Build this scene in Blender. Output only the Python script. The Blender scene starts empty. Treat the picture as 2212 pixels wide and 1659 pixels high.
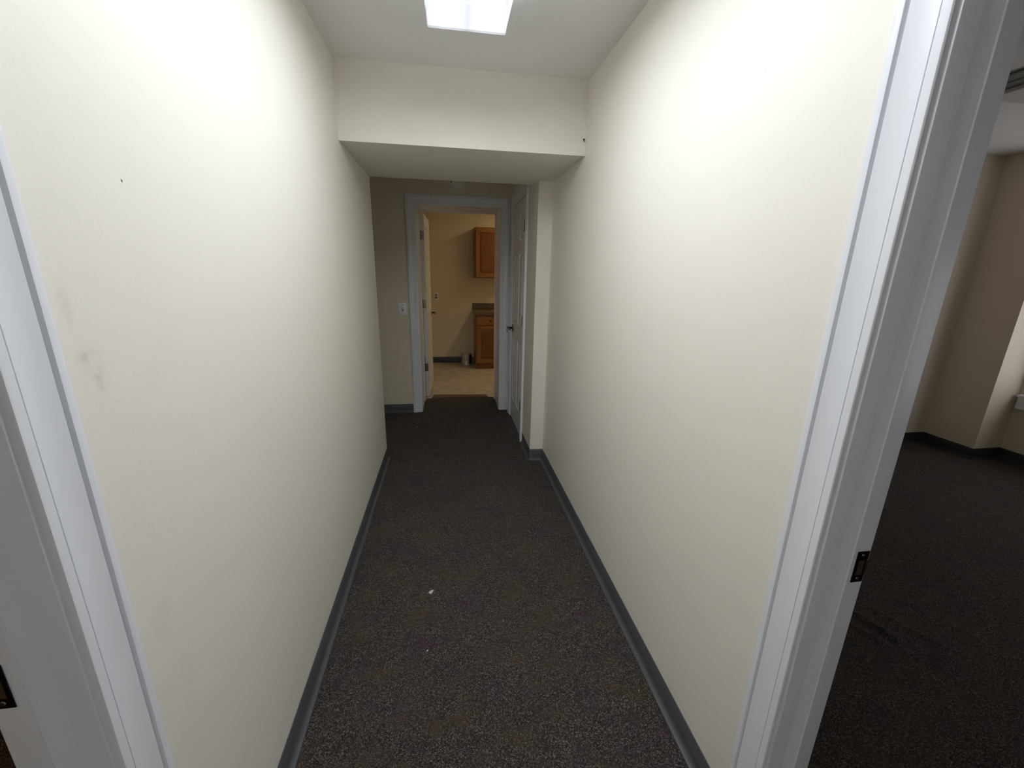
import bpy, bmesh, math, random
from mathutils import Vector, Matrix
random.seed(7)
S = bpy.context.scene
COL = S.collection

# ------------------------------------------------------------------ camera
F_PX, PITCH, YAW, ROLL, CAM_H = 891.8, -0.2675, 0.1539, 0.021, 1.4541
fw = Vector((math.sin(YAW)*math.cos(PITCH), math.cos(YAW)*math.cos(PITCH), math.sin(PITCH)))
rt0 = Vector((math.cos(YAW), -math.sin(YAW), 0)); up0 = rt0.cross(fw)
rt = rt0*math.cos(ROLL)+up0*math.sin(ROLL); up = up0*math.cos(ROLL)-rt0*math.sin(ROLL)
cd = bpy.data.cameras.new('camera'); cam = bpy.data.objects.new('camera', cd); COL.objects.link(cam)
m3 = Matrix((rt, up, -fw)).transposed()
cam.matrix_world = Matrix.Translation((0, 0, CAM_H)) @ m3.to_4x4()
cd.sensor_fit = 'HORIZONTAL'; cd.sensor_width = 36.0; cd.lens = 36.0*F_PX/2212.0
cd.clip_start = 0.02; cd.clip_end = 100
S.camera = cam

# ------------------------------------------------------------------ world (overcast daylight outside the side room's window)
W = bpy.data.worlds.new('overcast_sky'); S.world = W; W.use_nodes = True
bg = W.node_tree.nodes['Background']
bg.inputs[0].default_value = (0.98, 0.95, 1.0, 1); bg.inputs[1].default_value = 2.0

# ------------------------------------------------------------------ exposure
vs = S.view_settings
vs.view_transform = 'Standard'; vs.look = 'None'; vs.gamma = 1.0; vs.exposure = 0.0; vs.use_curve_mapping = False
S.cycles.max_bounces = 8; S.cycles.diffuse_bounces = 6; S.cycles.glossy_bounces = 3; S.cycles.transmission_bounces = 2
HALL_WATTS = 26.0      # tubes in the hall ceiling light
KITCHEN_WATTS = 11.0   # tubes in the kitchen ceiling light
LEFT_WATTS = 10.0       # left room
S.cycles.adaptive_threshold = 0.02

# ------------------------------------------------------------------ measured layout (metres)
XL, XR = -0.5035, 0.716          # hall wall faces
LT, RT_ = 0.118, 0.112           # wall thicknesses
ZC = 2.3776                      # hall ceiling
YB, ZB, YE = 2.3063, 2.0376, 3.1096  # header front, underside, back
XP, YP = 0.614, 2.964            # pier corner
YF, YF2 = 4.217, 4.70            # far wall faces
KY, KZ = 6.64, 2.44              # kitchen back wall, ceiling
BH = 0.0914                      # cove base height
YBACK = -4.2

# ------------------------------------------------------------------ materials
def mat(name):
    m = bpy.data.materials.new(name); m.use_nodes = True
    nt = m.node_tree; b = nt.nodes['Principled BSDF']
    return m, nt, b
def N(nt, t, **k):
    n = nt.nodes.new(t)
    for a, v in k.items(): setattr(n, a, v)
    return n
def coords(nt, scale):
    g = N(nt, 'ShaderNodeNewGeometry'); mp = N(nt, 'ShaderNodeMapping'); mp.inputs['Scale'].default_value = scale
    nt.links.new(g.outputs['Position'], mp.inputs['Vector']); return mp.outputs[0]
def noise(nt, vec, scale, detail=3, rough=0.6):
    n = N(nt, 'ShaderNodeTexNoise'); n.inputs['Scale'].default_value = scale; n.inputs['Detail'].default_value = detail
    n.inputs['Roughness'].default_value = rough
    nt.links.new(vec, n.inputs['Vector']); return n.outputs[0]
def ramp(nt, fac, stops):
    r = N(nt, 'ShaderNodeValToRGB'); e = r.color_ramp.elements
    while len(e) < len(stops): e.new(0.5)
    for i, (p, c) in enumerate(stops): e[i].position = p; e[i].color = (*c, 1) if len(c) == 3 else c
    nt.links.new(fac, r.inputs[0]); return r.outputs[0]
def _mix(nt, fac, a, b, mode='MIX'):
    m = N(nt, 'ShaderNodeMix', data_type='RGBA', blend_type=mode)
    ins = {0: fac, 6: a, 7: b}
    for i, v in ins.items():
        s = m.inputs[i]
        if isinstance(v, bpy.types.NodeSocket): nt.links.new(v, s)
        elif i == 0: s.default_value = v
        else: s.default_value = (*v, 1)
    return m.outputs[2]
mixc = _mix
def bump(nt, b, h, strength, dist):
    n = N(nt, 'ShaderNodeBump'); n.inputs['Strength'].default_value = strength; n.inputs['Distance'].default_value = dist
    nt.links.new(h, n.inputs['Height']); nt.links.new(n.outputs[0], b.inputs['Normal'])
def mathn(nt, op, a, b=None, clamp=False):
    n = N(nt, 'ShaderNodeMath', operation=op); n.use_clamp = clamp
    for i, v in ((0, a), (1, b)):
        if v is None: continue
        if isinstance(v, bpy.types.NodeSocket): nt.links.new(v, n.inputs[i])
        else: n.inputs[i].default_value = v
    return n.outputs[0]

def paint(name, col, rough=0.55, smudges=(), relief=0.12):
    m, nt, b = mat(name)
    v = coords(nt, (1, 1, 1))
    c = mixc(nt, noise(nt, v, 1.7, 2), [x*0.985 for x in col], [min(1, x*1.01) for x in col])
    for (p, size, dark, amt) in smudges:
        g = N(nt, 'ShaderNodeNewGeometry')
        s = N(nt, 'ShaderNodeVectorMath', operation='SUBTRACT'); nt.links.new(g.outputs['Position'], s.inputs[0]); s.inputs[1].default_value = p
        d = N(nt, 'ShaderNodeVectorMath', operation='DIVIDE'); nt.links.new(s.outputs[0], d.inputs[0]); d.inputs[1].default_value = size
        l = N(nt, 'ShaderNodeVectorMath', operation='LENGTH'); nt.links.new(d.outputs[0], l.inputs[0])
        k = mathn(nt, 'SUBTRACT', 1.0, l.outputs['Value'], True)
        if max(size) > 0.01:
            k = mathn(nt, 'MULTIPLY', k, ramp(nt, noise(nt, v, 45, 3), [(0.38, (0.1,)*3), (0.70, (1, 1, 1))]), True)
        k = mathn(nt, 'MULTIPLY', k, amt, True)
        c = mixc(nt, k, c, dark)
    nt.links.new(c, b.inputs['Base Color']); b.inputs['Roughness'].default_value = rough
    h = noise(nt, v, 160, 3); bump(nt, b, h, relief, 0.002)
    return m
CREAM = (0.84, 0.805, 0.73)
DIRT = (0.30, 0.25, 0.19)
M_wall = paint('cream_wall_paint', CREAM)
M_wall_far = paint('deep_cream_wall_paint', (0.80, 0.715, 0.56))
M_wall_left = paint('cream_wall_paint_scuffed', CREAM, smudges=[
    ((XL, 0.637, 1.395), (0.03, 0.016, 0.05), DIRT, 0.24), ((XL, 0.655, 1.315), (0.03, 0.03, 0.07), DIRT, 0.2),
    ((XL, 0.662, 1.30), (0.03, 0.010, 0.035), DIRT, 0.26), ((XL, 0.648, 1.325), (0.03, 0.02, 0.016), DIRT, 0.26),
    ((XL, 0.724, 1.513), (0.03, 0.014, 0.012), DIRT, 0.1), ((XL, 0.668, 0.86), (0.03, 0.03, 0.05), DIRT, 0.15),
    ((XL, 0.69, 0.70), (0.03, 0.03, 0.08), DIRT, 0.1), ((XL, 0.792, 1.578), (0.02, 0.0025, 0.0035), (0.05, 0.04, 0.03), 1.6)])
M_wall_right = paint('cream_wall_paint_right', CREAM, smudges=[
    ((XR, 0.99, 1.90), (0.02, 0.002, 0.006), (0.1, 0.08, 0.05), 1.0), ((XR, 1.50, 0.70), (0.02, 0.01, 0.03), DIRT, 0.2)])
M_ceil = paint('white_ceiling_paint', (0.84, 0.84, 0.83), 0.8)
M_trim = paint('white_trim_paint', (0.82, 0.838, 0.89), 0.32, relief=0.03)
M_door = paint('white_door_paint', (0.79, 0.79, 0.81), 0.38, relief=0.03)
M_plate = paint('white_plastic', (0.90, 0.90, 0.90), 0.35, relief=0.0)
M_detector = paint('offwhite_plastic', (0.88, 0.87, 0.86), 0.45, relief=0.0)

def carpet(name, tint):
    m, nt, b = mat(name)
    v = coords(nt, (1, 1, 1))
    vo = N(nt, 'ShaderNodeTexVoronoi'); vo.inputs['Scale'].default_value = 360; nt.links.new(v, vo.inputs['Vector'])
    loops = vo.outputs['Distance']
    rnd = N(nt, 'ShaderNodeSeparateColor'); nt.links.new(vo.outputs['Color'], rnd.inputs[0])
    base = ramp(nt, rnd.outputs[0], [(0.0, (0.010, 0.009, 0.009)), (0.45, (0.034, 0.031, 0.029)), (0.80, (0.080, 0.073, 0.066)), (1.0, (0.20, 0.184, 0.165))])
    # coloured yarn flecks: wine, navy, olive, brown
    zone = ramp(nt, noise(nt, v, 5.0, 2), [(0.30, (0.62, 0.62, 0.62)), (0.5, (0.36, 0.36, 0.36)), (0.70, (0.0, 0.0, 0.0))])
    zoned = mathn(nt, 'ADD', mathn(nt, 'MULTIPLY', rnd.outputs[1], 0.38), zone)
    hue = ramp(nt, zoned, [(0.0, (0.12, 0.022, 0.028)), (0.33, (0.026, 0.03, 0.062)), (0.66, (0.085, 0.055, 0.026)), (1.0, (0.03, 0.048, 0.045))])
    patch = ramp(nt, noise(nt, v, 9.0, 3), [(0.44, (0.05,)*3), (0.66, (0.6,)*3)])
    c = mixc(nt, patch, base, hue)
    c = mixc(nt, ramp(nt, noise(nt, v, 2.3, 2), [(0.3, (0, 0, 0)), (0.75, (0.55,)*3)]), c, mixc(nt, 1.0, c, (1.45, 1.3, 1.15), 'MULTIPLY'))
    c = mixc(nt, 1.0, c, tint, 'MULTIPLY')
    nt.links.new(c, b.inputs['Base Color'])
    b.inputs['Roughness'].default_value = 1.0; b.inputs['Specular IOR Level'].default_value = 0.1
    b.inputs['Sheen Weight'].default_value = 0.06; b.inputs['Sheen Roughness'].default_value = 0.5; b.inputs['Sheen Tint'].default_value = (1.0, 0.92, 0.86, 1)
    h = mathn(nt, 'SUBTRACT', 1.0, loops)
    bump(nt, b, h, 0.8, 0.003)
    return m
M_carpet = carpet('charcoal_flecked_carpet', (1.0, 0.975, 0.97))
M_carpet_brown = carpet('brown_flecked_carpet', (1.25, 0.85, 0.65))

def plain(name, col, rough=0.5, metal=0.0, var=0.0, vscale=30):
    m, nt, b = mat(name)
    if var:
        v = coords(nt, (1, 1, 1))
        c = mixc(nt, noise(nt, v, vscale, 4), [x*(1-var) for x in col], [min(1, x*(1+var)) for x in col])
        nt.links.new(c, b.inputs['Base Color'])
    else: b.inputs['Base Color'].default_value = (*col, 1)
    b.inputs['Roughness'].default_value = rough; b.inputs['Metallic'].default_value = metal
    return m
M_base = plain('grey_vinyl_cove_base', (0.085, 0.087, 0.092), 0.40, 0, 0.08)
M_base_dark = plain('black_vinyl_cove_base', (0.030, 0.031, 0.033), 0.42, 0, 0.08)
M_nickel = plain('satin_nickel', (0.34, 0.31, 0.27), 0.32, 1.0, 0.1)
M_bronze = plain('dark_antique_metal', (0.05, 0.042, 0.035), 0.32, 1.0, 0.2)
M_brass = plain('tarnished_brass', (0.22, 0.15, 0.085), 0.35, 0.8, 0.3)
M_black = plain('black_recess', (0.01, 0.01, 0.01), 0.8)
M_screw = plain('dark_screw_metal', (0.05, 0.04, 0.03), 0.5, 0.6)
M_paper = plain('pale_paper', (0.55, 0.54, 0.52), 0.8, 0, 0.1)
M_crumb = plain('white_crumb', (0.8, 0.8, 0.78), 0.8, 0, 0.1)
M_tin = plain('tin_metal', (0.66, 0.65, 0.62), 0.42, 0.45, 0.12)
M_label = plain('dark_can_label', (0.03, 0.03, 0.035), 0.45)
M_greyframe = plain('dark_grey_fixture_metal', (0.16, 0.16, 0.16), 0.5)
M_lensoff = plain('unlit_pale_lens', (0.75, 0.70, 0.69), 0.4)
M_threshold = plain('brown_wood_threshold', (0.15, 0.085, 0.05), 0.5, 0, 0.35, 25)
M_glass, nt, b = mat('window_glass'); nt.nodes.remove(b)
_t = N(nt, 'ShaderNodeBsdfTransparent'); _t.inputs[0].default_value = (0.95, 0.96, 0.96, 1); _g = N(nt, 'ShaderNodeBsdfGlossy'); _g.inputs['Roughness'].default_value = 0.02
_m = N(nt, 'ShaderNodeMixShader'); _m.inputs[0].default_value = 0.06
nt.links.new(_t.outputs[0], _m.inputs[1]); nt.links.new(_g.outputs[0], _m.inputs[2]); nt.links.new(_m.outputs[0], nt.nodes['Material Output'].inputs[0])

def wood(name, a, bcol, axis='z'):
    m, nt, b = mat(name)
    v = coords(nt, (14, 14, 1.2) if axis == 'z' else (1.2, 14, 14))
    c = ramp(nt, noise(nt, v, 6.0, 5, 0.65), [(0.3, a), (0.7, bcol)])
    nt.links.new(c, b.inputs['Base Color']); b.inputs['Roughness'].default_value = 0.38
    return m
M_oak = wood('honey_oak', (0.23, 0.092, 0.022), (0.34, 0.15, 0.042))
M_oak_h = wood('honey_oak_rail', (0.23, 0.092, 0.022), (0.34, 0.15, 0.042), 'x')
M_oak_dark = wood('honey_oak_panel', (0.15, 0.052, 0.010), (0.22, 0.080, 0.018))
def granite():
    m, nt, b = mat('brown_granite_laminate')
    v = coords(nt, (1, 1, 1))
    c = ramp(nt, noise(nt, v, 120, 4, 0.75), [(0.38, (0.03, 0.02, 0.015)), (0.52, (0.14, 0.09, 0.055)), (0.66, (0.36, 0.27, 0.18))])
    nt.links.new(c, b.inputs['Base Color']); b.inputs['Roughness'].default_value = 0.3
    return m
M_granite = granite()
def vinyl():
    m, nt, b = mat('beige_mottled_vinyl')
    v = coords(nt, (1, 1, 1))
    c = ramp(nt, noise(nt, v, 7, 6, 0.7), [(0.3, (0.38, 0.32, 0.24)), (0.55, (0.52, 0.46, 0.37)), (0.75, (0.66, 0.61, 0.52))])
    nt.links.new(c, b.inputs['Base Color']); b.inputs['Roughness'].default_value = 0.42
    return m
M_vinyl = vinyl()
def lens_mat(name, col, strength, x0, x1, clear=0.6):
    # translucent prismatic acrylic lens glowing over two tubes, brighter along each tube
    m, nt, b = mat(name)
    nt.nodes.remove(b); out = nt.nodes['Material Output']
    g = N(nt, 'ShaderNodeNewGeometry'); sp = N(nt, 'ShaderNodeSeparateXYZ'); nt.links.new(g.outputs['Position'], sp.inputs[0])
    u = mathn(nt, 'DIVIDE', mathn(nt, 'SUBTRACT', sp.outputs[0], x0), x1-x0)
    lane = mathn(nt, 'POWER', mathn(nt, 'ABSOLUTE', mathn(nt, 'SINE', mathn(nt, 'MULTIPLY', u, 2*math.pi))), 0.7)
    w = N(nt, 'ShaderNodeTexChecker'); w.inputs['Scale'].default_value = 240; nt.links.new(g.outputs['Position'], w.inputs['Vector'])
    st = mathn(nt, 'ADD', mathn(nt, 'MULTIPLY', w.outputs['Fac'], 0.05), mathn(nt, 'ADD', mathn(nt, 'MULTIPLY', lane, 0.25), 0.78))
    e = N(nt, 'ShaderNodeEmission'); e.inputs[0].default_value = (*col, 1); nt.links.new(mathn(nt, 'MULTIPLY', st, strength), e.inputs[1])
    t = N(nt, 'ShaderNodeBsdfTransparent'); t.inputs[0].default_value = (clear, clear, clear, 1)
    a = N(nt, 'ShaderNodeAddShader'); nt.links.new(e.outputs[0], a.inputs[0]); nt.links.new(t.outputs[0], a.inputs[1]); nt.links.new(a.outputs[0], out.inputs[0])
    return m

# ------------------------------------------------------------------ mesh helpers
def B(bm, x0, x1, y0, y1, z0, z1, bev=0.0, seg=2):
    t = bmesh.new()
    vs_ = [t.verts.new((x, y, z)) for x in (x0, x1) for y in (y0, y1) for z in (z0, z1)]
    for f in ((0, 1, 3, 2), (4, 6, 7, 5), (0, 4, 5, 1), (2, 3, 7, 6), (0, 2, 6, 4), (1, 5, 7, 3)):
        t.faces.new([vs_[i] for i in f])
    bmesh.ops.recalc_face_normals(t, faces=t.faces)
    if bev: bmesh.ops.bevel(t, geom=t.edges[:], offset=bev, segments=seg, profile=0.5, affect='EDGES')
    me = bpy.data.meshes.new('tmp'); t.to_mesh(me); t.free(); bm.from_mesh(me); bpy.data.meshes.remove(me)
    return bm
def prism(bm, poly, origin, ux, uy, along, length):
    """extrude the 2D polygon (a,b) -> origin + a*ux + b*uy along a direction"""
    o, ux, uy, al = Vector(origin), Vector(ux), Vector(uy), Vector(along)
    lo = [bm.verts.new(o+ux*a+uy*b_) for a, b_ in poly]; hi = [bm.verts.new(o+ux*a+uy*b_+al*length) for a, b_ in poly]
    n = len(poly); fs = [bm.faces.new(lo), bm.faces.new(hi[::-1])]
    for i in range(n): fs.append(bm.faces.new((lo[i], hi[i], hi[(i+1) % n], lo[(i+1) % n])))
    bmesh.ops.recalc_face_normals(bm, faces=fs); return bm
def lathe(bm, prof, c, axis=(0, 0, 1), seg=28):
    """prof = list of (r, h) from one end to the other, revolved about axis through c"""
    ax = Vector(axis).normalized(); a = Vector((1, 0, 0)) if abs(ax.x) < 0.9 else Vector((0, 1, 0))
    u = ax.cross(a).normalized(); v = ax.cross(u); c = Vector(c); rings = []
    for r, h in prof:
        rings.append([bm.verts.new(c+ax*h+(u*math.cos(2*math.pi*i/seg)+v*math.sin(2*math.pi*i/seg))*max(r, 1e-5)) for i in range(seg)])
    fs = []
    for k in range(len(rings)-1):
        for i in range(seg):
            j = (i+1) % seg; fs.append(bm.faces.new((rings[k][i], rings[k][j], rings[k+1][j], rings[k+1][i])))
    fs.append(bm.faces.new(rings[0][::-1])); fs.append(bm.faces.new(rings[-1]))
    bmesh.ops.recalc_face_normals(bm, faces=fs); return bm
def tube(bm, pts, r, seg=10):
    pts = [Vector(p) for p in pts]; rings = []
    for i, p in enumerate(pts):
        d = (pts[min(i+1, len(pts)-1)]-pts[max(i-1, 0)]).normalized()
        a = Vector((0, 0, 1)) if abs(d.z) < 0.9 else Vector((1, 0, 0)); u = d.cross(a).normalized(); v = d.cross(u)
        rings.append([bm.verts.new(p+(u*math.cos(2*math.pi*k/seg)+v*math.sin(2*math.pi*k/seg))*r) for k in range(seg)])
    fs = []
    for k in range(len(rings)-1):
        for i in range(seg):
            j = (i+1) % seg; fs.append(bm.faces.new((rings[k][i], rings[k][j], rings[k+1][j], rings[k+1][i])))
    fs.append(bm.faces.new(rings[0][::-1])); fs.append(bm.faces.new(rings[-1]))
    bmesh.ops.recalc_face_normals(bm, faces=fs); return bm
def nb(): return bmesh.new()
def obj(name, bm, m, parent=None, smooth=False, label=None):
    me = bpy.data.meshes.new(name); bm.to_mesh(me); bm.free()
    if smooth:
        me.polygons.foreach_set('use_smooth', [True]*len(me.polygons))
        try: me.set_sharp_from_angle(angle=math.radians(35))
        except Exception: pass
    me.materials.append(m); o = bpy.data.objects.new(name, me); COL.objects.link(o)
    if parent: o.parent = parent; o.matrix_parent_inverse = parent.matrix_basis.inverted()
    if label: o['label'] = label
    return o
def empty(name, loc=(0, 0, 0)):
    o = bpy.data.objects.new(name, None); COL.objects.link(o); o.location = loc; o.empty_display_size = 0.05
    return o
def tag(o, label, cat, kind=None, group=None):
    o['label'] = label; o['category'] = cat
    if kind: o['kind'] = kind
    if group: o['group'] = group
    return o
def box_obj(name, boxes, m, label, cat, kind='structure', bev=0.0):
    bm = nb()
    for bx in boxes: B(bm, *bx, bev=bev)
    return tag(obj(name, bm, m), label, cat, kind)

# ------------------------------------------------------------------ structure: floors
def grid_floor(name, xs, ys, m, hfun=None):
    bm = nb(); g = [[bm.verts.new((x, y, hfun(x, y) if hfun else 0.0)) for y in ys] for x in xs]
    for i in range(len(xs)-1):
        for j in range(len(ys)-1): bm.faces.new((g[i][j], g[i+1][j], g[i+1][j+1], g[i][j+1]))
    bmesh.ops.recalc_face_normals(bm, faces=bm.faces)
    for f in bm.faces:
        if f.normal.z < 0: f.normal_flip()
    return obj(name, bm, m, smooth=True)
box_obj('floor', [(XL-LT/2, XR+RT_/2, YBACK, YE, -0.1, 0), (-1.8, XP+0.03, YE, YF, -0.1, 0), (-0.31, 0.53, YF, 4.685, -0.1, 0)], M_carpet,
        'charcoal flecked loop carpet of the narrow hallway', 'carpet')
# side room carpet with the loose wrinkles inside the doorway
def wrinkle(x, y):
    h = 0.0
    for (x0, y0, x1, y1, w, a) in ((1.755, 1.36, 1.805, 1.15, 0.020, 0.015), (1.68, 1.30, 1.73, 1.15, 0.016, 0.009),
                                   (1.90, 1.24, 1.96, 1.12, 0.018, 0.008), (2.10, 1.25, 2.18, 1.10, 0.02, 0.004)):
        d = Vector((x1-x0, y1-y0)); L = d.length; d /= L
        t = (x-x0)*d.x+(y-y0)*d.y; s = (x-x0)*-d.y+(y-y0)*d.x
        s += 0.008*math.sin(t*22)
        e = math.exp(-max(0, -t)**2/0.003-max(0, t-L)**2/0.003)
        h += a*e*math.exp(-(s/w)**2)
    return h
xs = [XR+RT_/2, 1.2, 1.5]+[1.56+0.009*i for i in range(80)]+[2.4, 3.2, 4.0, 4.7]
ys = [YBACK, -0.5, 0.4, 0.8, 0.94]+[0.97+0.011*i for i in range(46)]+[1.6, 2.2, 3.05]
tag(grid_floor('floor_side_room', xs, ys, M_carpet, wrinkle), 'dark flecked carpet with wrinkles seen through the right doorway', 'carpet', 'structure')
box_obj('floor_left_room', [(-3.2, XL-LT/2, YBACK, 3.0, -0.1, 0)], M_carpet_brown, 'dark brown carpet glimpsed past the left door jamb', 'carpet')
kf = empty('floor_kitchen', (0.4, 5.6, 0)); tag(kf, 'beige mottled vinyl floor of the kitchen beyond the far doorway', 'vinyl floor', 'structure')
obj('vinyl_sheet', B(nb(), -1.6, -0.0045, 4.69, KY, -0.02, 0.0), M_vinyl, kf)
obj('vinyl_sheet', B(nb(), -0.003, 2.4, 4.69, KY, -0.02, 0.0), M_vinyl, kf)
obj('subfloor', B(nb(), -1.7, 2.5, 4.68, KY+0.1, -0.1, -0.02), M_threshold, kf)
bm = nb()
prism(bm, [(-0.215, 4.69), (0.445, 4.685), (0.42, 4.775), (-0.19, 4.812)], (0, 0, 0), (1, 0, 0), (0, 1, 0), (0, 0, 1), 0.008)
tag(obj('trim_1', bm, M_threshold), 'brown wooden threshold strip between hallway carpet and kitchen floor', 'threshold', 'structure')

# ------------------------------------------------------------------ structure: walls and ceilings
JL, JR = 0.519, 0.594            # jamb faces of the two near doorways
LJ0, RJ0 = JL-0.80, JR-0.80
OPZ = 2.05
box_obj('wall_left', [(XL-LT, XL, YBACK, LJ0-0.019, 0, ZC), (XL-LT, XL, LJ0-0.019, JL+0.019, OPZ, ZC), (XL-LT, XL, JL+0.019, YE, 0, ZC)],
        M_wall_left, 'long cream painted hallway wall on the left with faint scuffs', 'wall')
box_obj('wall_right', [(XR, XR+RT_, YBACK, RJ0-0.019, 0, ZC), (XR, XR+RT_, RJ0-0.019, JR+0.019, OPZ, ZC), (XR, XR+RT_, JR+0.019, YP+0.1, 0, ZC)],
        M_wall_right, 'long cream painted hallway wall on the right', 'wall')
box_obj('wall_header', [(XL-0.001, XR+0.001, YB, YE, ZB, ZC)], M_wall, 'cream boxed-in header crossing above the hallway', 'wall')
D2A, D2B, D2Z = 3.415, 4.035, 2.028   # closet door opening
box_obj('wall_passage', [(XP, XP+0.12, YP, D2A-0.02, 0, 2.5), (XP, XP+0.12, D2A-0.02, D2B+0.02, D2Z+0.02, 2.5), (XP, XP+0.12, D2B+0.02, YF, 0, 2.5),
                         (XP+0.07, XP+0.12, D2A-0.02, D2B+0.02, 0, D2Z+0.02)],
        M_wall, 'cream pier and wall around the narrow white door', 'wall')
FJ0, FJ1, FJZ = -0.290, 0.511, 2.03   # far doorway jamb faces
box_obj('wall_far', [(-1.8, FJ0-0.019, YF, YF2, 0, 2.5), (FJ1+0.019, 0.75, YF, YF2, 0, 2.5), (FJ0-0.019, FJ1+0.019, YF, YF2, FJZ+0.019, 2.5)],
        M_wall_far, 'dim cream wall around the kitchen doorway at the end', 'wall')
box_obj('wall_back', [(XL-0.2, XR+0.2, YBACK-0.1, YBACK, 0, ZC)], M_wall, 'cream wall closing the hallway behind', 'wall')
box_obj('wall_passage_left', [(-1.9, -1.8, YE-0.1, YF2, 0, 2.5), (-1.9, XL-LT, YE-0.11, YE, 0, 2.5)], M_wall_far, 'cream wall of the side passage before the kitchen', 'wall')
box_obj('ceiling', [(XL-LT, XR+RT_, YBACK-0.1, YE, ZC, ZC+0.08), (-1.9, XP+0.12, YE, YF, ZC, ZC+0.08)], M_ceil, 'plain white hallway ceiling', 'ceiling')
# left room shell
box_obj('wall_left_room', [(-3.3, -3.2, YBACK, 3.0, 0, 2.4), (-3.3, XL-LT, YBACK-0.1, YBACK, 0, 2.4), (-3.3, XL-LT, 2.95, 3.0, 0, 2.4)], M_wall, 'cream walls of the left room', 'wall')
box_obj('ceiling_left_room', [(-3.3, XL-LT, YBACK-0.1, 3.0, 2.4, 2.48)], M_ceil, 'white ceiling of the left room', 'ceiling')
# kitchen shell
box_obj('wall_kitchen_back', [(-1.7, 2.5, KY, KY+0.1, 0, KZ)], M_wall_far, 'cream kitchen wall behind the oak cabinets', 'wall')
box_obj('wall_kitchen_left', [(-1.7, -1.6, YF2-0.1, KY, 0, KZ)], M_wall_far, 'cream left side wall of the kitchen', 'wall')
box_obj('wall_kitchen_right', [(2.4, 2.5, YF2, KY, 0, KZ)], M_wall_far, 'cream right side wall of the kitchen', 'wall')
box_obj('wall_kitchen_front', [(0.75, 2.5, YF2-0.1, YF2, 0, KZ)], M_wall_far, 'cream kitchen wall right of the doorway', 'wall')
box_obj('ceiling_kitchen', [(-1.7, 2.5, YF2-0.1, KY+0.1, KZ, KZ+0.06)], M_ceil, 'white kitchen ceiling', 'ceiling')
# side room shell (right doorway)
RX, RYB, RZ = 4.61, 2.97, 2.396
WY0, WY1, WZ0, WZ1 = 0.9, 2.50, 0.565, 2.05
WV0, WV1 = -1.6, -0.4
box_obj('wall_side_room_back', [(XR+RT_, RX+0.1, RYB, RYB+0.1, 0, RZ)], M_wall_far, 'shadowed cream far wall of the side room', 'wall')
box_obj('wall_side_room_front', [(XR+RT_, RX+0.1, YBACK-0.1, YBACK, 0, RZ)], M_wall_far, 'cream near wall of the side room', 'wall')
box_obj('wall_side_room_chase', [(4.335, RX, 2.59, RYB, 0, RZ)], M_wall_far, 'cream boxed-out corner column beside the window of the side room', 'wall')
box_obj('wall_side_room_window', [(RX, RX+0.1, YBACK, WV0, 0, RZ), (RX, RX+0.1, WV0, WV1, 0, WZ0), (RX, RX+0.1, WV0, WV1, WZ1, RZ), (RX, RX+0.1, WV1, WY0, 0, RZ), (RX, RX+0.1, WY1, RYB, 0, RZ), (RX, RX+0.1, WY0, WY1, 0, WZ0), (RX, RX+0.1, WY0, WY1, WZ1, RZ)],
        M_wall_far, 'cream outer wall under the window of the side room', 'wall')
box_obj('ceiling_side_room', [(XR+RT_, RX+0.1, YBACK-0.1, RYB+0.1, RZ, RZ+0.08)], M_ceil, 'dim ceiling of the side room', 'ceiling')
def window(name, wy0, wy1, sill1, label):
    w = empty(name, (RX, (wy0+wy1)/2, WZ0)); tag(w, label, 'window', 'structure')
    sl = obj('window_sill', B(nb(), RX-0.055, RX+0.05, wy0-0.07, sill1, WZ0-0.02, WZ0+0.005, 0.006), M_trim, w)
    obj('apron', B(nb(), RX-0.045, RX, wy0-0.05, sill1-0.007, WZ0-0.115, WZ0-0.02, 0.004), M_trim, sl)
    for a in ((wy0, wy0+0.05, WZ0, WZ1), (wy1-0.05, wy1, WZ0, WZ1), (wy0+0.05, wy1-0.05, WZ1-0.05, WZ1), (wy0+0.05, wy1-0.05, WZ0, WZ0+0.05), (wy0+0.05, wy1-0.05, 1.30, 1.34)):
        obj('window_frame', B(nb(), RX+0.03, RX+0.08, *a), M_trim, w)
    obj('pane', B(nb(), RX+0.05, RX+0.055, wy0+0.05, wy1-0.05, WZ0+0.05, 1.30), M_glass, w)
    obj('pane', B(nb(), RX+0.05, RX+0.055, wy0+0.05, wy1-0.05, 1.34, WZ1-0.05), M_glass, w)
    pl = bpy.data.lights.new('window_portal', 'AREA'); pl.shape = 'RECTANGLE'; pl.size = WZ1-WZ0; pl.size_y = wy1-wy0; pl.cycles.is_portal = True
    po = bpy.data.objects.new('window_portal', pl); COL.objects.link(po); po.location = (RX+0.11, (wy0+wy1)/2, (WZ0+WZ1)/2); po.rotation_euler = (0, math.radians(90), 0)
window('window_1', WY0, WY1, 2.572, 'white-silled window by the column of the side room on the right')
window('window_2', WV0, WV1, WV1+0.07, 'second window of the side room, nearer the viewer')

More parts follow.
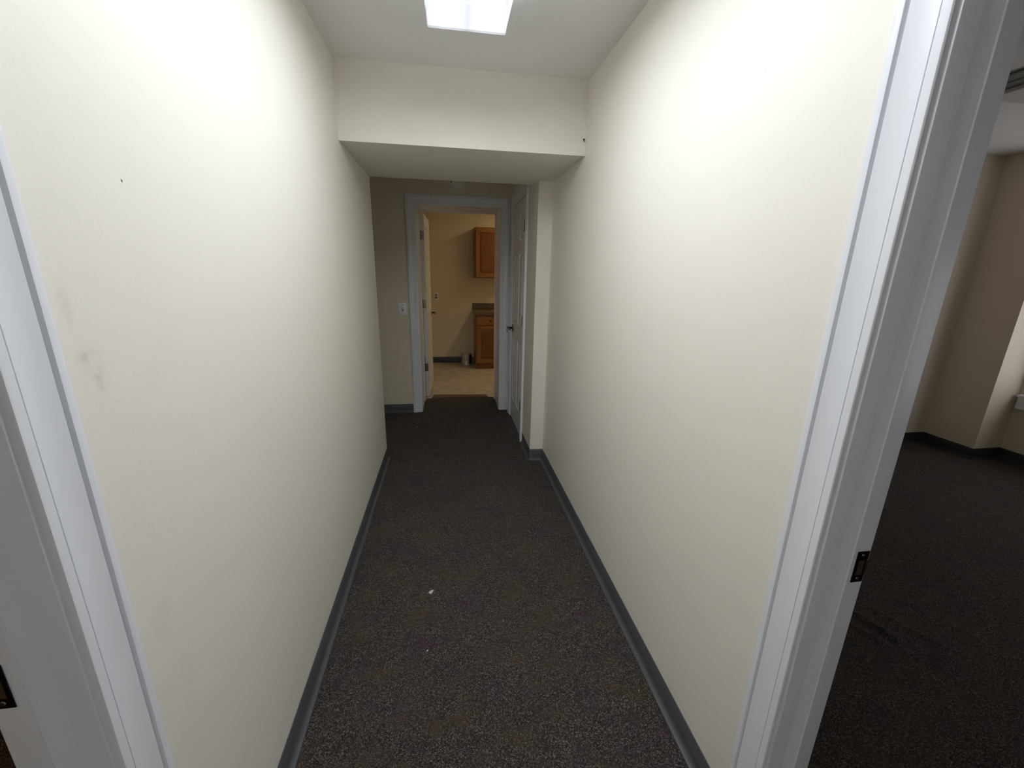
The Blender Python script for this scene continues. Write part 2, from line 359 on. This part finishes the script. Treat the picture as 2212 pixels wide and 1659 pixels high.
# ------------------------------------------------------------------ cove base
COVE = [(0, BH), (0.0025, BH), (0.0032, BH-0.001), (0.0032, 0.024), (0.0048, 0.015), (0.009, 0.008), (0.015, 0.0045), (0.0195, 0.0035), (0.0205, 0.0), (0, 0.0)]
def cove(bm, p0, p1, normal):
    p0, p1 = Vector((*p0, 0)), Vector((*p1, 0)); d = p1-p0
    prism(bm, COVE, p0, (*normal, 0), (0, 0, 1), d.normalized(), d.length); return bm
def base(name, segs, label, m=None):
    r = empty(name, (*segs[0][0], 0)); tag(r, label, 'baseboard', 'structure')
    for s in segs: obj('cove_strip', cove(nb(), *s), m or M_base, r, smooth=True)
    return r
base('baseboard_left', [((XL, 0.597), (XL, YE+0.003), (1, 0)), ((XL-0.3, YE), (XL+0.003, YE), (0, 1))], 'grey vinyl cove base along the left hallway wall')
base('baseboard_right', [((XR, 0.683), (XR, 1.930), (-1, 0)), ((XR, 1.9315), (XR, YP), (-1, 0))], 'grey vinyl cove base along the right hallway wall')
base('baseboard_pier', [((XP-0.003, YP), (XR, YP), (0, -1)), ((XP, YP-0.003), (XP, 3.318), (-1, 0)), ((XP, 4.135), (XP, YF), (-1, 0))], 'grey vinyl cove base wrapping the pier by the narrow door')
base('baseboard_far', [((-1.8, YF), (-0.386, YF), (0, -1))], 'grey vinyl cove base under the light switch on the far wall')
base('baseboard_kitchen', [((-1.6, KY), (0.38, KY), (0, -1))], 'dark vinyl cove base on the kitchen wall behind the paint can', M_base_dark)
base('baseboard_side_room', [((XR+RT_, RYB), (4.335, RYB), (0, -1)), ((4.335, 2.587), (4.335, RYB), (-1, 0)), ((4.332, 2.59), (RX, 2.59), (0, -1)), ((RX, YBACK), (RX, 2.59), (-1, 0))],
     'dark vinyl cove base around the side room corner', M_base_dark)

# ------------------------------------------------------------------ door casings
def casing_profile(w):
    k = w/0.082
    p = [(0, 0), (0, 0.0085), (0.0015, 0.0105), (0.004, 0.0112), (0.0150, 0.0112), (0.0155, 0.0080), (0.0168, 0.0080), (0.0173, 0.0108)]
    for i in range(1, 9):        # hollow cove rising to the back band
        t = i/8; p.append((0.0173+0.0427*t, 0.0108+0.0042*t-0.0026*math.sin(math.pi*t)))
    p += [(0.0605, 0.0115), (0.0615, 0.0085), (0.0640, 0.0085), (0.0648, 0.0160), (0.0660, 0.0178), (0.069, 0.0184), (0.076, 0.0182), (0.0795, 0.0170), (0.082, 0.0140), (0.082, 0)]
    return [(a*k, b) for a, b in p]
def casing_frame(parent, prof, M, W, H):
    """two legs and a head with mitred corners; M(s, n, z) -> world, s across the opening 0..W, n out of the wall"""
    def run(name, lo, hi):
        bm = nb(); a = [bm.verts.new(p) for p in lo]; b_ = [bm.verts.new(p) for p in hi]; n = len(a)
        fs = [bm.faces.new(a), bm.faces.new(b_[::-1])]
        for i in range(n): fs.append(bm.faces.new((a[i], b_[i], b_[(i+1) % n], a[(i+1) % n])))
        bmesh.ops.recalc_face_normals(bm, faces=fs); obj(name, bm, M_trim, parent, True)
    run('casing_leg', [M(-u, n, 0) for u, n in prof], [M(-u, n, H+u) for u, n in prof])
    run('casing_leg', [M(W+u, n, 0) for u, n in prof], [M(W+u, n, H+u) for u, n in prof])
    run('casing_head', [M(-u, n, H+u) for u, n in prof], [M(W+u, n, H+u) for u, n in prof])
def strike(parent, c, ux, nrm, z, w=0.026, h=0.072, m=None):
    """a T-shaped strike plate: rim, dark pocket, curled lip"""
    c, ux, nrm = Vector(c), Vector(ux), Vector(nrm); zz = Vector((0, 0, 1))
    def slab(name, a0, a1, z0, z1, n0, n1, mm, par):
        bm = nb(); prism(bm, [(a0, z0), (a1, z0), (a1, z1), (a0, z1)], c+nrm*n0, ux, zz, nrm, n1-n0); return obj(name, bm, mm, par)
    s = slab('strike_plate', -w/2, w/2, z-h/2, z+h/2, -0.0005, 0.0014, m or M_bronze, parent)
    slab('latch_pocket', -w*0.28, w*0.22, z-h*0.26, z+h*0.22, 0.0014, 0.0020, M_brass, s)
    slab('latch_lip', w*0.34, w*0.52, z-h*0.24, z+h*0.24, 0.0014, 0.0035, M_nickel, s)
    for q in (-1, 1): obj('screw', lathe(nb(), [(0.0, 0.0014), (0.0036, 0.0014), (0.003, 0.0026), (0, 0.003)], c+zz*(z+q*h*0.38), nrm, 12), M_nickel, s, True)
    return s
def near_doorway(name, label, xw, sgn, yj, yj0, thick, cw, out_edge, inn, strike_z):
    """doorway in a wall whose hall face is x=xw; sgn=+1 when the wall body lies towards +x"""
    r = empty(name, (xw, yj, 0)); tag(r, label, 'door frame', 'structure')
    hx = -sgn
    # hall side casing legs and head
    pr_ = casing_profile(out_edge-inn)
    casing_frame(r, pr_, lambda s_, n, z: Vector((xw+hx*n, yj0-0.004+s_, z)), inn-yj0+0.004, OPZ-0.012)
    x0, x1 = sorted((xw-hx*0.0, xw+sgn*thick))
    obj('jamb', B(nb(), x0, x1, yj, yj+0.019, 0, OPZ, 0.0022), M_trim, r, True)
    obj('jamb', B(nb(), x0, x1, yj0-0.019, yj0, 0, OPZ, 0.0022), M_trim, r, True)
    obj('head_jamb', B(nb(), x0, x1, yj0-0.019, yj+0.019, OPZ-0.019, OPZ), M_trim, r)
    # stop with a moulded hall side and square door side
    st = [(0.036, 0), (0.042, 0.0008), (0.049, 0.0024), (0.056, 0.0052), (0.0605, 0.0066), (0.0612, 0.0078), (0.0624, 0.0084), (0.0634, 0.0080), (0.0640, 0.0066), (0.0640, 0)]
    obj('door_stop', prism(nb(), st, (xw, yj, 0), (sgn, 0, 0), (0, -1, 0), (0, 0, 1), OPZ-0.02), M_trim, r, True)
    obj('door_stop', prism(nb(), st, (xw, yj0, 0), (sgn, 0, 0), (0, 1, 0), (0, 0, 1), OPZ-0.02), M_trim, r, True)
    # room side casing
    xr = xw+sgn*thick
    casing_frame(r, casing_profile(0.078), lambda s_, n, z: Vector((xr+sgn*n, yj0-0.008+s_, z)), yj-yj0+0.016, OPZ-0.010)
    strike(r, (xw+sgn*(thick-0.017), yj, 0), (sgn, 0, 0), (0, -1, 0), strike_z)
    return r
near_doorway('trim_2', 'white moulded door casing and jamb of the near right doorway', XR, 1, JR, RJ0, RT_, 0.082, 0.6825, 0.5985, 0.892)
near_doorway('trim_3', 'white moulded door casing and jamb of the near left doorway', XL, -1, JL, LJ0, LT, 0.075, 0.597, 0.523, 0.905)

# far doorway to the kitchen
t4 = empty('trim_4', (0.11, YF, 0)); tag(t4, 'white door casing and deep jamb of the far kitchen doorway', 'door frame', 'structure')
casing_frame(t4, casing_profile(0.084), lambda s_, n, z: Vector((FJ0-0.008+s_, YF-n, z)), FJ1-FJ0+0.014, FJZ+0.006)
obj('jamb', B(nb(), FJ0-0.019, FJ0, YF, YF2, 0, FJZ, 0.002), M_trim, t4); obj('jamb', B(nb(), FJ1, FJ1+0.019, YF, YF2, 0, FJZ, 0.002), M_trim, t4)
obj('head_jamb', B(nb(), FJ0-0.019, FJ1+0.019, YF, YF2, FJZ, FJZ+0.019, 0.002), M_trim, t4)
obj('door_stop', B(nb(), FJ0, FJ0+0.011, 4.605, 4.64, 0, FJZ, 0.003), M_trim, t4, True); obj('door_stop', B(nb(), FJ1-0.011, FJ1, 4.605, 4.64, 0, FJZ, 0.003), M_trim, t4, True)
obj('door_stop', B(nb(), FJ0, FJ1, 4.605, 4.64, FJZ-0.011, FJZ, 0.003), M_trim, t4, True)
for z in (0.36, 1.08, 1.80): obj('hinge_leaf', B(nb(), FJ0-0.0005, FJ0+0.002, 4.655, 4.69, z-0.045, z+0.045), M_nickel, t4)

# closet door casing (right side of the passage)
t5 = empty('trim_5', (XP, 3.72, 0)); tag(t5, 'white door casing of the narrow closed door in the passage', 'door frame', 'structure')
cw = 0.084
casing_frame(t5, casing_profile(cw), lambda s_, n, z: Vector((XP-n, D2A-0.006+s_, z)), D2B-D2A+0.012, D2Z+0.006)
obj('jamb', B(nb(), XP, XP+0.07, D2A-0.019, D2A, 0, D2Z), M_trim, t5); obj('jamb', B(nb(), XP, XP+0.07, D2B, D2B+0.019, 0, D2Z), M_trim, t5)
obj('head_jamb', B(nb(), XP, XP+0.07, D2A-0.019, D2B+0.019, D2Z, D2Z+0.019), M_trim, t5)

# ------------------------------------------------------------------ six-panel doors (local: u along width from hinge, v = thickness, z up)
def six_panel_door(root, width, height, thick, both, hinge_z, lever_u, lever_z, T, mat_, hinge_side, lever_out=True):
    """T(u, v, z) -> world. v=0 is the face seen from the hall, v=thick the back"""
    stile, mull = 0.105*width/0.7, 0.10*width/0.7
    pw = (width-2*stile-mull)/2
    cols = [(stile, stile+pw), (stile+pw+mull, width-stile)]
    k = height/2.02
    rows = [(0.205*k, 0.825*k), (0.985*k, 1.590*k), (1.700*k, 1.905*k)]
    rec = 0.013
    # slab: stiles and rails proud of a recessed core
    bm = nb()
    def wb(u0, u1, v0, v1, z0, z1):
        vs_ = [bm.verts.new(T(u, v, z)) for u in (u0, u1) for v in (v0, v1) for z in (z0, z1)]
        fs = [bm.faces.new([vs_[i] for i in f]) for f in ((0, 1, 3, 2), (4, 6, 7, 5), (0, 4, 5, 1), (2, 3, 7, 6), (0, 2, 6, 4), (1, 5, 7, 3))]
        bmesh.ops.recalc_face_normals(bm, faces=fs)
    us = [0, cols[0][0], cols[0][1], cols[1][0], cols[1][1], width]
    wb(0, width, rec, thick-rec, 0, height)
    for (v0, v1) in ((0, rec), (thick-rec, thick)):
        wb(us[0], us[1], v0, v1, 0, height); wb(us[2], us[3], v0, v1, 0, height); wb(us[4], us[5], v0, v1, 0, height)
        zs = [0]+[z for r in rows for z in r]+[height]
        for (u0, u1) in cols:
            for i in range(0, len(zs), 2): wb(u0, u1, v0, v1, zs[i], zs[i+1])
    obj('slab', bm, mat_, root)
    # raised panels with sloped sticking and field
    for (u0, u1) in cols:
        for (z0, z1) in rows:
            bm = nb()
            for face in (0, 1):
                V = (lambda d: d) if face == 0 else (lambda d: thick-d)
                loops = []
                for inset, d in ((0, 0.0), (0.005, rec-0.0005), (0.017, rec-0.0005), (0.024, 0.001)):
                    loops.append([bm.verts.new(T(u, V(d), z)) for u, z in ((u0+inset, z0+inset), (u1-inset, z0+inset), (u1-inset, z1-inset), (u0+inset, z1-inset))])
                fs = []
                for a in range(3):
                    for i in range(4): fs.append(bm.faces.new((loops[a][i], loops[a][(i+1) % 4], loops[a+1][(i+1) % 4], loops[a+1][i])))
                fs.append(bm.faces.new(loops[3]))
                out = T(0, V(0), 0)-T(0, V(rec), 0)
                for f in fs:
                    f.normal_update()
                    if f.normal.dot(out) < 0: f.normal_flip()
            obj('panel', bm, mat_, root)
    # lever handles: rosette, neck and lever on each face
    for face in (0, 1):
        if face == 1 and not both: continue
        sg = -1 if face == 0 else 1; v0 = 0 if face == 0 else thick
        nv = (T(0, sg, 0)-T(0, 0, 0)).normalized(); c = T(lever_u, v0, lever_z)
        h = empty('door_handle', c); h.parent = root; h.matrix_parent_inverse = root.matrix_basis.inverted()
        obj('rosette', lathe(nb(), [(0, 0), (0.033, 0), (0.033, 0.004), (0.029, 0.009), (0.016, 0.011), (0, 0.011)], c, nv, 28), M_nickel, h, True)
        obj('neck', lathe(nb(), [(0, 0.008), (0.011, 0.008), (0.010, 0.045), (0.012, 0.052), (0.012, 0.062), (0, 0.064)], c, nv, 20), M_bronze, h, True)
        ud = (T(-1, 0, 0)-T(0, 0, 0)).normalized()
        obj('lever', tube(nb(), [c+nv*0.056+ud*(-0.008), c+nv*0.057+ud*0.03, c+nv*0.055+ud*0.07, c+nv*0.050+ud*0.105, c+nv*0.046+ud*0.115], 0.0085, 12), M_nickel, h, True)
    return root

d1 = empty('door_1', (-0.28, 4.74, 0)); tag(d1, 'white six-panel door standing open into the kitchen', 'door', 'structure')
A1 = Vector((-0.244, 4.740, 0.012)); e1 = Vector((-0.222+0.244, 0.76, 0)).normalized(); n1 = Vector((-e1.y, e1.x, 0))
T1 = lambda u, v, z: A1+e1*u+n1*v+Vector((0, 0, z))
six_panel_door(d1, 0.76, 2.01, 0.035, True, None, 0.70, 0.905, T1, M_door, 0)
for z in (0.36, 1.08, 1.80):
    hg = obj('hinge', B(nb(), -0.2795, -0.2475, 4.7375, 4.7405, z-0.046, z+0.046), M_nickel, d1)
    obj('knuckle', lathe(nb(), [(0, -0.046), (0.006, -0.046), (0.006, 0.046), (0, 0.046)], (-0.284, 4.732, z), (0, 0, 1), 12), M_bronze, hg, True)
    for q, dx in ((-0.03, 0.008), (0.0, 0.018), (0.03, 0.008)): obj('screw', lathe(nb(), [(0, 0), (0.0035, 0), (0.003, 0.0012), (0, 0.0016)], (-0.274+dx, 4.7375, z+q), (0, -1, 0), 10), M_bronze, hg, True)

d2 = empty('door_2', (XP, 3.72, 0)); tag(d2, 'narrow white six-panel closed door beside the kitchen doorway', 'door', 'structure')
T2 = lambda u, v, z: Vector((XP-0.002+v, D2A+0.004+u, 0.016+z))
six_panel_door(d2, D2B-D2A-0.008, 2.005, 0.035, False, None, 0.535, 0.906, T2, M_door, 0)
for z in (0.30, 1.05, 1.80):
    hg = obj('hinge', lathe(nb(), [(0, -0.046), (0.0065, -0.046), (0.0065, 0.046), (0, 0.046)], (XP-0.008, D2A+0.002, z), (0, 0, 1), 14), M_bronze, d2, True)
    obj('hinge_leaf', B(nb(), XP-0.004, XP-0.0015, D2A+0.002, D2A+0.026, z-0.045, z+0.045), M_nickel, hg)
tube_pts = [(XP-0.062, D2A+0.004+0.535, 0.905), (XP-0.063, D2A+0.536, 0.892), (XP-0.062, D2A+0.534, 0.880)]
obj('key', tube(nb(), tube_pts, 0.003, 8), M_bronze, d2)

# ------------------------------------------------------------------ hall ceiling light (wraparound lens)
def wrap_light(name, x0, x1, y0, y1, zc, drop, col, glow, watts, spread, label):
    r = empty(name, ((x0+x1)/2, (y0+y1)/2, zc)); tag(r, label, 'ceiling light')
    obj('housing', B(nb(), x0+0.012, x1-0.012, y0+0.006, y1-0.006, zc-0.018, zc, 0.003), M_plate, r)
    w = x1-x0
    prof = [(0.0, 0), (0.0, -0.022), (0.004, -0.034), (0.008, -drop+0.004), (0.013, -drop), (w-0.013, -drop), (w-0.008, -drop+0.004), (w-0.004, -0.034), (w, -0.022), (w, 0)]
    bm = nb()     # open-topped shell
    for k in range(len(prof)-1):
        q = [prof[k], prof[k+1]]
        f = bm.faces.new([bm.verts.new((x0+q[0][0], y0+0.008, zc-0.006+q[0][1])), bm.verts.new((x0+q[1][0], y0+0.008, zc-0.006+q[1][1])),
                          bm.verts.new((x0+q[1][0], y1-0.008, zc-0.006+q[1][1])), bm.verts.new((x0+q[0][0], y1-0.008, zc-0.006+q[0][1]))])
    bmesh.ops.remove_doubles(bm, verts=bm.verts, dist=1e-5); bmesh.ops.recalc_face_normals(bm, faces=bm.faces)
    obj('lens', bm, lens_mat(name+'_lens', col, glow, x0, x1), r)
    cap = lens_mat(name+'_end_cap', col, glow*1.1, x0, x1, 0.0)
    for ya in (y0, y1-0.008):
        obj('end_cap', prism(nb(), [(a-0.002 if a < w/2 else a+0.002, b_-0.003 if b_ < -0.03 else b_) for a, b_ in prof], (x0, ya, zc-0.006), (1, 0, 0), (0, 0, 1), (0, 1, 0), 0.008), cap, r)
    for xt in (x0+w*0.27, x1-w*0.27):
        ld = bpy.data.lights.new('fluorescent_tube', 'AREA'); ld.shape = 'RECTANGLE'; ld.size = w*0.30; ld.size_y = y1-y0-0.14; ld.energy = watts/2; ld.color = col
        ld.spread = math.radians(spread)
        lo_ = bpy.data.objects.new('fluorescent_tube', ld); COL.objects.link(lo_); lo_.parent = r
        lo_.location = (xt-(x0+x1)/2, 0, -0.026)
    return r
wrap_light('ceiling_light', -0.062, 0.232, 0.52, 1.782, ZC, 0.084, (0.90, 0.95, 1.0), 0.7, HALL_WATTS, 174, 'lit rectangular fluorescent ceiling light with white prismatic lens')
wrap_light('ceiling_light', -0.062, 0.232, -3.1, -1.84, ZC, 0.084, (0.90, 0.95, 1.0), 0.7, HALL_WATTS*0.8, 174, 'second hallway ceiling light farther back, behind the viewer')
wrap_light('ceiling_light', 1.15, 1.45, 5.0, 6.2, KZ, 0.084, (1.0, 0.79, 0.45), 1.0, KITCHEN_WATTS, 170, 'warm ceiling light inside the kitchen beyond the far doorway')
wrap_light('ceiling_light', -2.0, -1.7, -1.3, -0.1, 2.4, 0.084, (1.0, 0.86, 0.70), 1.0, LEFT_WATTS, 170, 'warm ceiling light inside the left room')
# side room fixture, switched off
r = empty('ceiling_light', (3.05, 1.4, RZ)); tag(r, 'unlit ceiling light at the upper right, seen past the door jamb', 'ceiling light')
obj('frame', B(nb(), 2.62, 2.70, 0.80, 2.10, RZ-0.012, RZ, 0.002), M_greyframe, r); obj('frame', B(nb(), 2.715, 2.80, 0.80, 2.10, RZ-0.012, RZ, 0.002), M_greyframe, r)
obj('frame', B(nb(), 3.42, 3.50, 0.80, 2.10, RZ-0.012, RZ, 0.002), M_greyframe, r)
obj('lens', B(nb(), 2.80, 3.42, 0.80, 2.09, RZ-0.03, RZ, 0.004), M_lensoff, r)

# ------------------------------------------------------------------ smoke detector, switch, outlet
sx, sz = 0.098, 2.236
r = empty('smoke_detector', (sx, YF, sz)); tag(r, 'round white smoke detector above the far doorway', 'smoke detector')
obj('base', lathe(nb(), [(0, 0), (0.075, 0), (0.075, 0.012), (0.071, 0.020), (0.066, 0.024), (0, 0.026)], (sx, YF, sz), (0, -1, 0), 40), M_detector, r, True)
bm = nb(); pts = [(0.046*math.cos(t), 0.058*math.sin(t)) for t in [2*math.pi*i/32 for i in range(32)]]
prism(bm, pts, (sx, YF-0.022, sz-0.004), (1, 0, 0), (0, 0, 1), (0, -1, 0), 0.016); bmesh.ops.bevel(bm, geom=[e for e in bm.edges if abs(e.verts[0].co.y-(YF-0.038)) < 1e-4 and abs(e.verts[1].co.y-(YF-0.038)) < 1e-4], offset=0.006, segments=2, affect='EDGES')
obj('cover', bm, M_detector, r, True)
obj('test_button', lathe(nb(), [(0, 0.036), (0.010, 0.036), (0.010, 0.040), (0, 0.041)], (sx, YF, sz-0.03), (0, -1, 0), 20), M_plate, r, True)
obj('vent_slot', B(nb(), sx-0.058, sx-0.050, YF-0.026, YF-0.0235, sz-0.012, sz+0.008), M_black, r)
r = empty('light_switch', (-0.447, YF, 1.07)); tag(r, 'white toggle light switch left of the far doorway', 'light switch')
obj('plate', B(nb(), -0.447-0.039, -0.447+0.039, YF-0.006, YF, 1.07-0.062, 1.07+0.062, 0.003), M_plate, r, True)
obj('toggle', prism(nb(), [(-0.010, 0.012), (0.004, 0.010), (0.010, -0.002), (-0.010, -0.012)][::1], (-0.447-0.004, YF-0.006, 1.068), (0, -1, 0), (0, 0, 1), (1, 0, 0), 0.009), M_detector, r)
obj('toggle_slot', B(nb(), -0.447-0.0075, -0.447+0.0075, YF-0.0066, YF-0.0055, 1.068-0.015, 1.068+0.015), M_greyframe, r)
for q in (-0.042, 0.042): obj('screw', lathe(nb(), [(0, 0.005), (0.0035, 0.005), (0.003, 0.0068), (0, 0.007)], (-0.447, YF, 1.07+q), (0, -1, 0), 12), M_nickel, r, True)
r = empty('wall_outlet', (-0.19, KY, 1.05)); tag(r, 'white wall outlet on the kitchen wall past the open door', 'wall outlet')
obj('plate', B(nb(), -0.19-0.036, -0.19+0.036, KY-0.006, KY, 1.05-0.058, 1.05+0.058, 0.003), M_plate, r, True)
for q in (-0.02, 0.02):
    f = obj('receptacle', lathe(nb(), [(0, 0.005), (0.016, 0.005), (0.016, 0.0075), (0, 0.008)], (-0.19, KY, 1.05+q), (0, -1, 0), 20), M_greyframe, r, True)
    for dx in (-0.006, 0.006): obj('slot', B(nb(), -0.19+dx-0.0012, -0.19+dx+0.0012, KY-0.0085, KY-0.0075, 1.05+q-0.001, 1.05+q+0.007), M_black, f)

# ------------------------------------------------------------------ kitchen cabinets
def panel_door(name, par, x0, x1, z0, z1, yf, fr=0.055, th=0.02, bead=0.010):
    d = empty(name, ((x0+x1)/2, yf, z0)); d.parent = par; d.matrix_parent_inverse = par.matrix_basis.inverted()
    obj('stile', B(nb(), x0, x0+fr, yf-th, yf, z0, z1, 0.003), M_oak, d); obj('stile', B(nb(), x1-fr, x1, yf-th, yf, z0, z1, 0.003), M_oak, d)
    obj('rail', B(nb(), x0+fr, x1-fr, yf-th, yf, z0, z0+fr, 0.003), M_oak_h, d); obj('rail', B(nb(), x0+fr, x1-fr, yf-th, yf, z1-fr, z1, 0.003), M_oak_h, d)
    bm = nb(); B(bm, x0+fr-0.002, x1-fr+0.002, yf-th+0.009, yf-0.002, z0+fr-0.002, z1-fr+0.002)
    a = 0.028; lo = [(x0+fr+0.006, z0+fr+0.006), (x1-fr-0.006, z0+fr+0.006), (x1-fr-0.006, z1-fr-0.006), (x0+fr+0.006, z1-fr-0.006)]
    hi = [(x0+fr+a, z0+fr+a), (x1-fr-a, z0+fr+a), (x1-fr-a, z1-fr-a), (x0+fr+a, z1-fr-a)]
    l = [bm.verts.new((x, yf-th+0.0088, z)) for x, z in lo]; h = [bm.verts.new((x, yf-th+0.003, z)) for x, z in hi]
    fs = [bm.faces.new((l[i], l[(i+1) % 4], h[(i+1) % 4], h[i])) for i in range(4)]+[bm.faces.new(h)]
    for f in fs:
        f.normal_update()
        if f.normal.y > 0: f.normal_flip()
    obj('panel', bm, M_oak_dark, d)
    return d
def knob(par, x, y, z):
    obj('knob', lathe(nb(), [(0, 0), (0.006, 0), (0.006, 0.012), (0.014, 0.018), (0.015, 0.024), (0.010, 0.029), (0, 0.030)], (x, y, z), (0, -1, 0), 20), M_screw, par, True)
CX0, CX1 = 0.388, 0.845
r = empty('wall_cabinet', (CX0, KY, 1.342)); tag(r, 'honey oak wall cabinet hung on the kitchen wall', 'cabinet')
obj('body', B(nb(), CX0, CX1, 6.345, KY, 1.342, 2.052), M_oak, r)
obj('face_frame', B(nb(), CX0, CX1, 6.327, 6.345, 1.342, 2.052, 0.002), M_oak, r)
panel_door('cabinet_door', r, CX0+0.018, CX1-0.018, 1.357, 2.036, 6.327)
r = empty('base_cabinet', (CX0, 6.16, 0)); tag(r, 'honey oak base cabinet with one drawer under the granite counter', 'cabinet')
obj('body', B(nb(), CX0, CX1, 6.16, KY, 0.0, 0.818), M_oak, r)
obj('face_frame', B(nb(), CX0, CX1, 6.143, 6.16, 0.085, 0.818, 0.002), M_oak, r)
obj('toe_kick', B(nb(), CX0, CX1, 6.146, 6.16, 0.0, 0.083), M_oak_dark, r)
panel_door('cabinet_door', r, CX0+0.022, CX1-0.022, 0.10, 0.648, 6.143)
dr = obj('drawer', B(nb(), CX0+0.022, CX1-0.022, 6.124, 6.143, 0.672, 0.792, 0.004), M_oak_h, r)
knob(dr, 0.608, 6.124, 0.735)
r = empty('countertop', (CX0, 6.12, 0.82)); tag(r, 'speckled brown granite countertop with short backsplash', 'countertop')
obj('slab', B(nb(), CX0-0.016, CX1+0.02, 6.108, KY, 0.818, 0.860, 0.004), M_granite, r)
obj('backsplash', B(nb(), CX0-0.016, CX1+0.02, KY-0.02, KY, 0.860, 0.952, 0.003), M_granite, r)

# paint can beside the base cabinet
cx, cy, cr, ch = 0.262, 6.48, 0.078, 0.178
r = empty('paint_can', (cx, cy, 0)); tag(r, 'small silver paint can with dark label on the kitchen floor', 'paint can')
obj('body', lathe(nb(), [(0, 0), (cr-0.002, 0), (cr+0.001, 0.003), (cr-0.001, 0.007), (cr-0.001, ch-0.008), (cr+0.0015, ch-0.004), (cr+0.0015, ch), (cr-0.004, ch), (cr-0.006, ch-0.006), (0, ch-0.006)], (cx, cy, 0), (0, 0, 1), 40), M_tin, r, True)
bm = nb(); arc = [(-1.05+1.15*i/12) for i in range(13)]
pin = [(cr*math.cos(t), cr*math.sin(t)) for t in arc]; pout = [((cr+0.0006)*math.cos(t), (cr+0.0006)*math.sin(t)) for t in arc]
prism(bm, pin+pout[::-1], (cx, cy, 0.014), (1, 0, 0), (0, 1, 0), (0, 0, 1), ch-0.03); obj('paper_label', bm, M_label, r)
obj('lid', lathe(nb(), [(0, ch-0.007), (cr-0.012, ch-0.007), (cr-0.010, ch-0.003), (cr-0.014, ch-0.002), (cr-0.018, ch-0.005), (0, ch-0.005)], (cx, cy, 0), (0, 0, 1), 40), M_tin, r, True)
obj('wire_handle', tube(nb(), [(cx+(cr+0.004)*math.cos(t), cy-0.006-0.075*math.sin(t), ch-0.03-0.06*math.sin(t)) for t in [math.pi*i/16 for i in range(17)]], 0.0016, 8), M_screw, r, True)

# ------------------------------------------------------------------ screw in the header, bits on the carpet
r = empty('wall_screw', (0.706, YB, 2.108)); tag(r, 'small dark screw sticking out of the header at its right corner', 'screw')
dv = Vector((-0.5, -1.0, 0.45)).normalized()
obj('shank', lathe(nb(), [(0, -0.004), (0.002, -0.004), (0.002, 0.013), (0, 0.013)], (0.7085, YB, 2.105), dv, 10), M_screw, r)
obj('head', lathe(nb(), [(0, 0.012), (0.003, 0.012), (0.0048, 0.015), (0.0045, 0.0165), (0, 0.0168)], (0.7085, YB, 2.105), dv, 14), M_screw, r, True)
def scrap(name, poly, c, th, m, label, cat):
    bm = nb(); prism(bm, poly, (c[0], c[1], 0.0015), (1, 0, 0), (0, 1, 0), (0, 0, 1), th)
    for v in bm.verts:
        if v.co.z > 0.001+th: v.co.x *= 1.0
        v.co.z += 0.0015*math.sin(v.co.x*400)
    tag(obj(name, bm, m), label, cat)
scrap('paper_scrap', [(-0.011, -0.004), (-0.004, -0.012), (0.004, -0.011), (0.009, 0.0), (0.011, 0.012), (0.004, 0.009), (-0.004, 0.006)], (-0.108, 1.636), 0.0015, M_paper,
      'pale torn paper scrap on the middle of the hallway carpet', 'paper scrap')
def crumb(c, s, label):
    bm = nb()
    for k in range(3):
        t = bmesh.new(); bmesh.ops.create_icosphere(t, subdivisions=1, radius=s*(0.75+0.25*random.random()))
        off = Vector((random.uniform(-s, s)*0.7, random.uniform(-s, s)*0.9, s*0.5))
        for v in t.verts: v.co = v.co*random.uniform(0.85, 1.1)+off+Vector((c[0], c[1], 0.001))
        me = bpy.data.meshes.new('t'); t.to_mesh(me); t.free(); bm.from_mesh(me); bpy.data.meshes.remove(me)
    tag(obj('carpet_crumb', bm, M_crumb), label, 'crumb')
crumb((-0.109, 1.322), 0.0032, 'white crumb on the carpet nearer than the paper scrap')
crumb((0.652, 1.061), 0.0018, 'tiny white speck on the carpet near the right cove base')
crumb((-0.321, 3.782), 0.0034, 'tiny white speck on the carpet before the far doorway')
